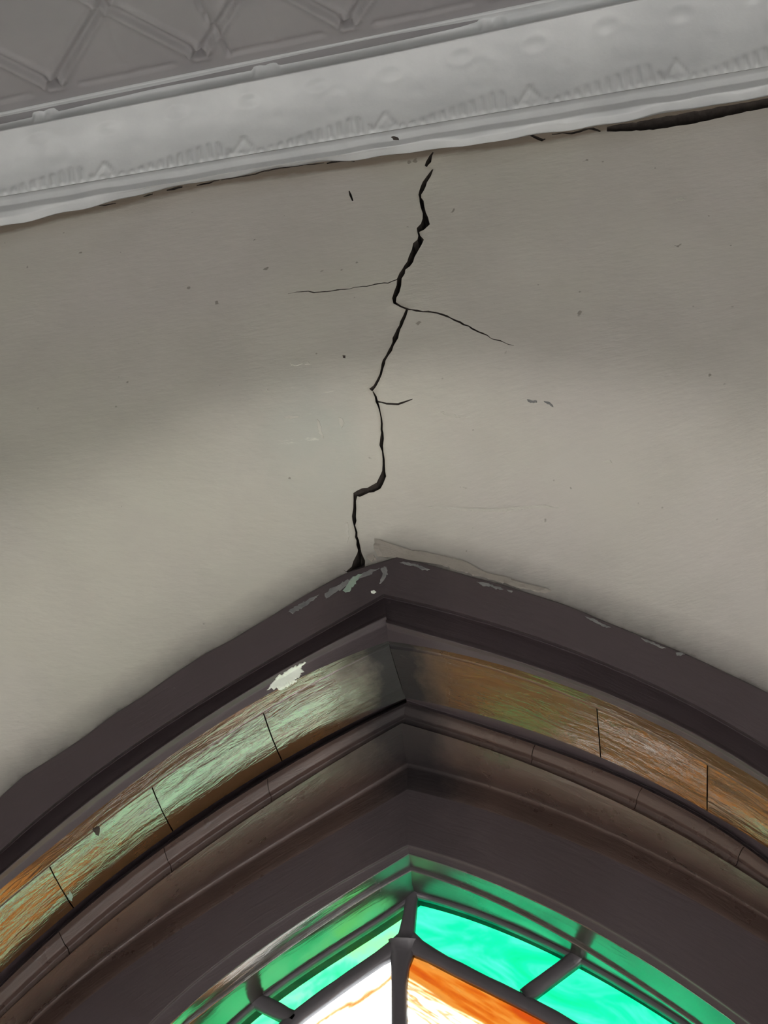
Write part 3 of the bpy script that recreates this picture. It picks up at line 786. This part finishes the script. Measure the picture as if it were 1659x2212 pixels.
# cove with relief
RC = r_c(XS); NT_ = 44
ts = np.linspace(0, 1, NT_)
px_per = .116                         # repeat of the ornament along the wall
ph0 = unp([(80, 300)], -.1)[0, 0]
def relief(x, t):
    u = (x-ph0)/px_per; k = np.floor(u+.5); fu = (u-k)       # -.5 .. .5
    h = np.zeros_like(x)
    # knob near the top edge, alternating high and low
    alt = (k.astype(int) % 2)*.10
    r = np.hypot(fu/.13, (t-(.80-alt*.4))/.075)
    h += np.exp(-(r**2))*.6 - .3*np.exp(-((r-1.4)**2)*3)
    # groups of short leaning flutes standing on the lower edge, with little leaves between
    v = (x-ph0)/(2*px_per); fv = v-np.floor(v+.5)
    top = .08+.20*np.clip((fv+.42)/.6, 0, 1)*np.clip((.36-fv)/.12, 0, 1)
    ph = (x+.012*t)/.0165
    h += (.5+.5*np.cos(2*np.pi*ph))**2*np.clip((top-t)/.05, 0, 1)*1.7
    lf = np.abs(fv-.43+.0*t)*2*px_per
    h += 1.2*np.exp(-((lf-(.24-t).clip(0)*.09)/.004)**2)*(t < .26)
    rr = np.hypot((fv-.1)*3.2, (t-.52)*1.7); h += .25*np.exp(-((rr-.30)/.10)**2)
    rr = np.hypot((fv+.32)*3.6, (t-.46)*2.2); h += .5*np.exp(-(rr/.16)**2)
    h += .10*np.sin(x*40+t*9)*np.sin(t*14+x*7)
    return h*np.clip(t/.05, 0, 1)*np.clip((1-t)/.06, 0, 1)
rows = []
dirn = np.array([0, -.75, -.66])
side_n = np.array([0, .66, .5])
for t in ts:
    base = R3*(1-t)+RC*t
    base = base+np.array([0, .010, .012])*math.sin(math.pi*t)
    rows.append(base+(relief(XS, np.full_like(XS, t))*.0034)[:, None]*np.array([0, -.66, -.75]))
cv = strip('embossed_cove', rows, M_CORNICE)
# edge lip, half-round bead with collars, edge lip
RD, RE, RF = r_d(XS), r_e(XS), r_f(XS)
cols = [unp([p], -.115)[0, 0] for p in ((92, 247), (567, 149), (1061, 45), (1560, -50))]
stepx = np.mean(np.diff(cols[:3])); allc = [cols[0]+stepx*k for k in range(-12, 18)]
def bead(t):
    s = math.sin(math.pi*t); g = np.ones_like(XS)
    d = np.min(np.abs(XS[:, None]-np.array(allc)[None]), 1)
    # the groove runs between raised collars
    q = np.clip((d-.015)/.008, 0, 1); prof = -.2-.8*q*q*(3-2*q)-.45*np.exp(-(d/.006)**2)
    return s*prof
rr = [RC, RC+[0, -.003, .0], RD]
for t in np.linspace(.1, .9, 8):
    rr.append(RD*(1-t)+RE*t+(bead(t)*.011)[:, None]*np.array([0, -.72, -.69]))
rr += [RE, RE*.5+RF*.5+[0, -.002, -.001], RF, RF+[0, .001, .013]]
strip('rope_groove', rr, M_CORNICE)
# ------------------------------------------------------------------ pressed-tin ceiling, sagging slightly along the wall
edge = unp([(0, 247), (490, 144), (830, 74), (1100, 20)], -.128)
sx = np.polyfit(edge[:, 0], edge[:, 2], 1)
def ceil_z(x): return np.polyval(sx, np.clip(x, -1.9, .8))+.005
def on_ceiling(px):
    d = _f+((px[0]-IMW/2)/FPX)*_r-((px[1]-IMH/2)/FPX)*_u; k = 2.0
    for _ in range(40): k = ceil_z((d*k)[0])/d[2]
    return d*k
n1, n2, n3 = (on_ceiling(p)[:2] for p in ((112, 172), (432, 118), (752, 58)))
top1 = on_ceiling((236, 4))[:2]
per = (n3[0]-n1[0])/2; yb = np.mean([n1[1], n2[1], n3[1]]); half = abs(yb-top1[1])
if __import__('os').environ.get('DBG'): print('ceiling', sx, n1, n2, n3, top1, per, half)
seamx = on_ceiling((486, 138))[0]
dx_ = np.concatenate([np.linspace(-4, -2.01, 12), np.arange(-2.0, .9, .0050), np.linspace(.91, 4, 16)])
dy_ = np.concatenate([np.linspace(-5, 1.19, 20), np.arange(1.2, WALL_Y-.124, .0038), [WALL_Y-.05, WALL_Y+.02]])
CX_, CY_ = np.meshgrid(dx_, dy_, indexing='ij')
def ridge(d, w): return np.exp(-(d/w)**2)
def emboss(x, y):
    u = (x-n1[0])/per; v = (yb-y)/half
    h = 0
    for s in (1, -1):
        q = u+s*v*.5; d = np.abs(q-np.round(q))*per*.75
        h = h+(1.0*ridge(d-.0115, .0042)-1.3*ridge(d, .006))*np.clip((v+.04)/.05, 0, 1)
    # dashes along the foot of the lattice and round buttons at the nodes
    d = np.abs(y-(yb+.012)); h = h-1.0*ridge(d, .005)*(np.abs(u-np.round(u)) > .17)
    un = u-np.round(u); vn = v/2-np.round(v/2)
    for oy in (0, .024):
        r = np.hypot(un*per, (y-(yb+oy))); h = h-1.6*ridge(r, .009)+.8*ridge(r-.014, .004)
    r = np.hypot(un*per, (vn*2*half)); h = h+.8*ridge(r, .012)
    r = np.hypot((np.abs(un)-.5)*per, (y-(yb-half*.0)-.004)); h = h+.5*ridge(r, .007)
    cen_ = np.abs(un*per-(0)); 
    q = np.abs(np.abs(un)-.5)*per; h = h+.45*ridge(q, .0035)*((v % 2 > .12) & (v % 2 < .75))
    seam = np.abs(x-seamx-.010*np.sin(y*30)); h = h-2.2*ridge(seam, .0020)+.6*ridge(np.abs(x-seamx-.012), .008)
    inr = (x > -1.99) & (x < .89) & (y > 1.21) & (y < WALL_Y-.128)
    return h*inr*np.clip((WALL_Y-.140-y)/.012, 0, 1)
CZ_ = ceil_z(CX_)-.0055*emboss(CX_, CY_)+.0012*np.sin(CX_*9)*np.sin(CY_*11)
V = np.stack([CX_, CY_, CZ_], 2).reshape(-1, 3)
ceil = make('ceiling', V, grid_faces(len(dx_), len(dy_), True), M_TIN, None, True)
tag(ceil, 'grey pressed-tin ceiling with a raised lattice pattern', 'ceiling', 'structure')

# ------------------------------------------------------------------ rest of the hall (behind the photographer)
def room_box(name, b, mat, lab, cat):
    V, F = box(*b); o = make(name, V, F, mat, None, False); tag(o, lab, cat, 'structure')
room_box('floor', (-4.1, 4.1, -5.1, WALL_Y+.6, -EYE-.1, -EYE), M_FLOOR, 'pale wooden floor of the hall', 'floor')
room_box('wall_left', (-4.1, -4.0, -5.1, WALL_Y+.02, -EYE, 3.2), M_SIDE, 'plain cream left side wall', 'wall')
room_box('wall_right', (4.0, 4.1, -5.1, WALL_Y+.02, -EYE, 3.2), M_SIDE, 'plain cream right side wall', 'wall')
room_box('wall_back', (-4.1, 4.1, -5.1, -5.0, -EYE, 3.2), M_SIDE, 'plain cream back wall of the hall', 'wall')

# ------------------------------------------------------------------ chips, flakes and smears where the paint has gone
def conform(objs, px, lift, name, mat, label, seed=0, parent=None):
    """irregular flake whose outline follows the surface it lies on, with a small real thickness"""
    trees = []
    for o in objs:
        me = o.data; trees.append(BVHTree.FromPolygons([v.co for v in me.vertices], [list(p.vertices) for p in me.polygons]))
    px = np.array(px, float); c = px.mean(0)
    rows = []
    for k in (0.0, .35, .7, .93, 1.0):
        ring = []
        for p in px:
            q = c+(p-c)*k; d = _f+((q[0]-IMW/2)/FPX)*_r-((q[1]-IMH/2)/FPX)*_u; d = Vector(d).normalized()
            best = None
            for t in trees:
                h = t.ray_cast(Vector((0, 0, EYE)), d)
                if h[0] is not None and (best is None or h[3] < best[3]): best = h
            if best is None: return None
            n = best[1] if best[1].dot(d) < 0 else -best[1]
            ring.append(best[0]+n*(lift if k < 1 else -.0002)-Vector((0, 0, EYE)))
        rows.append(ring)
    n = len(px); V = [v for r in rows for v in r]; F = []
    for i in range(len(rows)-1):
        for j in range(n):
            a, b = i*n+j, i*n+(j+1) % n; F.append((a, b, b+n, a+n))
    o = make(name, V, F, mat, None, False); tag(o, label); return o
def ragged(px, amp=1.6, step=4.0):
    px = [np.array(p, float) for p in px]; out = []
    for a, b in zip(px, px[1:]+px[:1]):
        n = max(1, int(np.linalg.norm(b-a)/step))
        for k in range(n): out.append(a+(b-a)*k/n+RNG.normal(size=2)*amp*(1 if k else .5))
    return out
revL = [REV['A', 'L'], REV['B', 'L'], REV['D', 'L']]+[REV['E', 'L', i] for i in range(4)]
revR = [REV['A', 'R'], REV['B', 'R'], REV['D', 'R']]+[REV['E', 'R', i] for i in range(3)]
both = revL+revR
CH = [
 ([(657,1429),(655,1437),(648,1442),(655,1452),(646,1464),(636,1474),(622,1481),(606,1490),(592,1488),(576,1491),(583,1482),(590,1474),(595,1465),(608,1457),(620,1449),(636,1440),(648,1434)], .0012, M_CHIP, 'bare white patch where the brown paint has flaked off', 2.2),
 ([(724,1269),(735,1262),(745,1256),(740,1266),(728,1272)], .0006, M_CHIP_GREY, 'pale scuffed edge', 1.0),
 ([(757,1250),(771,1242),(784,1239),(775,1250),(766,1262),(758,1275),(746,1279),(739,1276),(748,1264)], .0007, M_CHIP_GREEN, 'exposed old green paint', 1.4),
 ([(801,1277),(808,1275),(813,1279),(808,1283),(802,1281)], .0008, M_CHIP, 'small white chip', .3),
 ([(822,1230),(830,1222),(838,1232),(834,1246),(828,1254),(820,1262),(826,1244)], .0005, M_CHIP_GREY, 'pale scuff', 1.2),
 ([(862,1214),(880,1214),(900,1220),(915,1225),(930,1231),(915,1231),(895,1223),(875,1220)], .0006, M_CHIP_GREY, 'pale scuffed edge', 1.0),
 ([(700,1283),(712,1275),(735,1262),(760,1248),(800,1232),(822,1226),(800,1239),(770,1252),(742,1270),(716,1284),(704,1292)], .0005, M_CHIP_GREY, 'pale scuffed edge', 1.8),
 ([(620,1322),(650,1303),(672,1292),(690,1284),(676,1298),(654,1312),(632,1326)], .0005, M_CHIP_GREY, 'pale scuffed edge', 1.5),
 ([(1030,1257),(1046,1258),(1060,1263),(1072,1268),(1088,1272),(1080,1275),(1062,1268),(1040,1264)], .0006, M_CHIP_GREY, 'pale filler showing at the edge', 1.2),
 ([(1095,1274),(1108,1277),(1106,1280),(1098,1278)], .0006, M_CHIP_GREY, 'pale filler showing at the edge', .6),
 ([(1262,1331),(1280,1336),(1300,1347),(1320,1355),(1310,1356),(1290,1347),(1272,1338)], .0006, M_CHIP_GREY, 'pale filler showing at the edge', .8),
 ([(1384,1378),(1400,1384),(1420,1392),(1440,1401),(1430,1401),(1410,1392),(1392,1385)], .0005, M_CHIP_GREY, 'pale filler showing at the edge', .8),
 ([(1459,1410),(1470,1408),(1480,1414),(1470,1417),(1462,1416)], .0008, M_CHIP_GREY, 'pale filler showing at the edge', .8),
 ([(600,1560),(606,1562),(608,1585),(612,1610),(606,1602),(601,1580)], .0005, M_CHIP_GREEN, 'green old paint along the board joint', 1.5),
 ([(560,1528),(572,1526),(590,1522),(602,1520),(596,1528),(574,1535)], .0005, M_CHIP_GREEN, 'green old paint on the stop bead', 1.5),
 ([(200,1788),(214,1784),(216,1796),(213,1806),(207,1804),(202,1796)], .0005, M_VOID, 'dark hole where filler has dropped out', 1.0),
 ([(150,1928),(160,1938),(152,1946),(144,1938)], .0005, M_CHIP_GREEN, 'green old paint along the board joint', 1.8),
]
for px, lift, mat, lab, amp in CH:
    o = conform(both, ragged(px, amp, 3.5), lift, 'paint_chip', mat, lab)
    if o is not None: o.parent = window; o.matrix_parent_inverse = ROOTINV
SK = [
 ([(808,1163),(822,1176),(842,1190),(870,1188),(900,1190),(935,1197),(965,1203),(1000,1212),(1030,1226),(1062,1245),(1098,1250),(1130,1262),(1160,1276),(1193,1277),(1180,1282),(1120,1270),(1060,1252),(1000,1236),(930,1214),(880,1203),(845,1204),(815,1200),(806,1185)], .0022, 'plaster skin lifting above the casing'),
 ([(800,1198),(790,1204),(800,1212),(812,1208),(808,1200)], .002, 'loose plaster crumb by the foot of the crack'),
]
for px, lift, lab in SK:
    o = conform([wall], ragged(px, 1.2, 4), lift, 'plaster_skin', M_SKIN, lab)
    if o is not None: o.parent = wall
SCR = [[(889,863),(905,860),(920,855),(934,856),(915,861),(898,866)], [(626,785),(645,780),(666,781),(672,788),(655,786),(640,790),(628,790)],
 [(610,900),(628,898),(648,899),(640,903),(618,904)], [(684,905),(692,915),(696,935),(700,948),(692,940),(686,925)], [(555,842),(575,838),(584,846),(570,846)],
 [(950,890),(975,895),(1000,900),(1016,899),(1000,903),(970,899)], [(920,1095),(1000,1099),(1080,1102),(1120,1097),(1180,1090),(1210,1098),(1180,1094),(1120,1101),(1080,1106),(1000,1102)],
 [(1300,996),(1318,994),(1322,999),(1305,999)], [(1460,430),(1475,428),(1480,433),(1465,434)],
 [(730,900),(740,904),(744,915),(738,925),(733,912)], [(745,1130),(752,1128),(755,1160),(750,1175),(747,1150)]]
for px in SCR:
    o = conform([wall], ragged(px, .9, 3.5), .0006, 'scratch', M_SCR, 'pale scratch in the plaster')
    if o is not None: o.parent = wall
for px, lab in ((((1138,862),(1148,865),(1160,866),(1160,870),(1146,870),(1139,868)), 'grey smudge'), (((1174,866),(1184,867),(1194,875),(1196,880),(1190,878),(1180,871)), 'grey smudge'), (((740,767),(747,768),(746,774),(741,773)), 'dark speck'), (((844,296),(852,294),(862,299),(862,303),(850,302)), 'dark speck')):
    o = conform([wall, cv] if px[0][1] > 400 else [cv]+[c for c in cor.children], ragged(px, .8, 3.5), .0005, 'stain', M_VOID if 'dark' in lab else M_CHIP_GREY, lab)
    if o is not None:
        if px[0][1] > 400: o.parent = wall
        else: o.parent = cor; o.matrix_parent_inverse = CINV
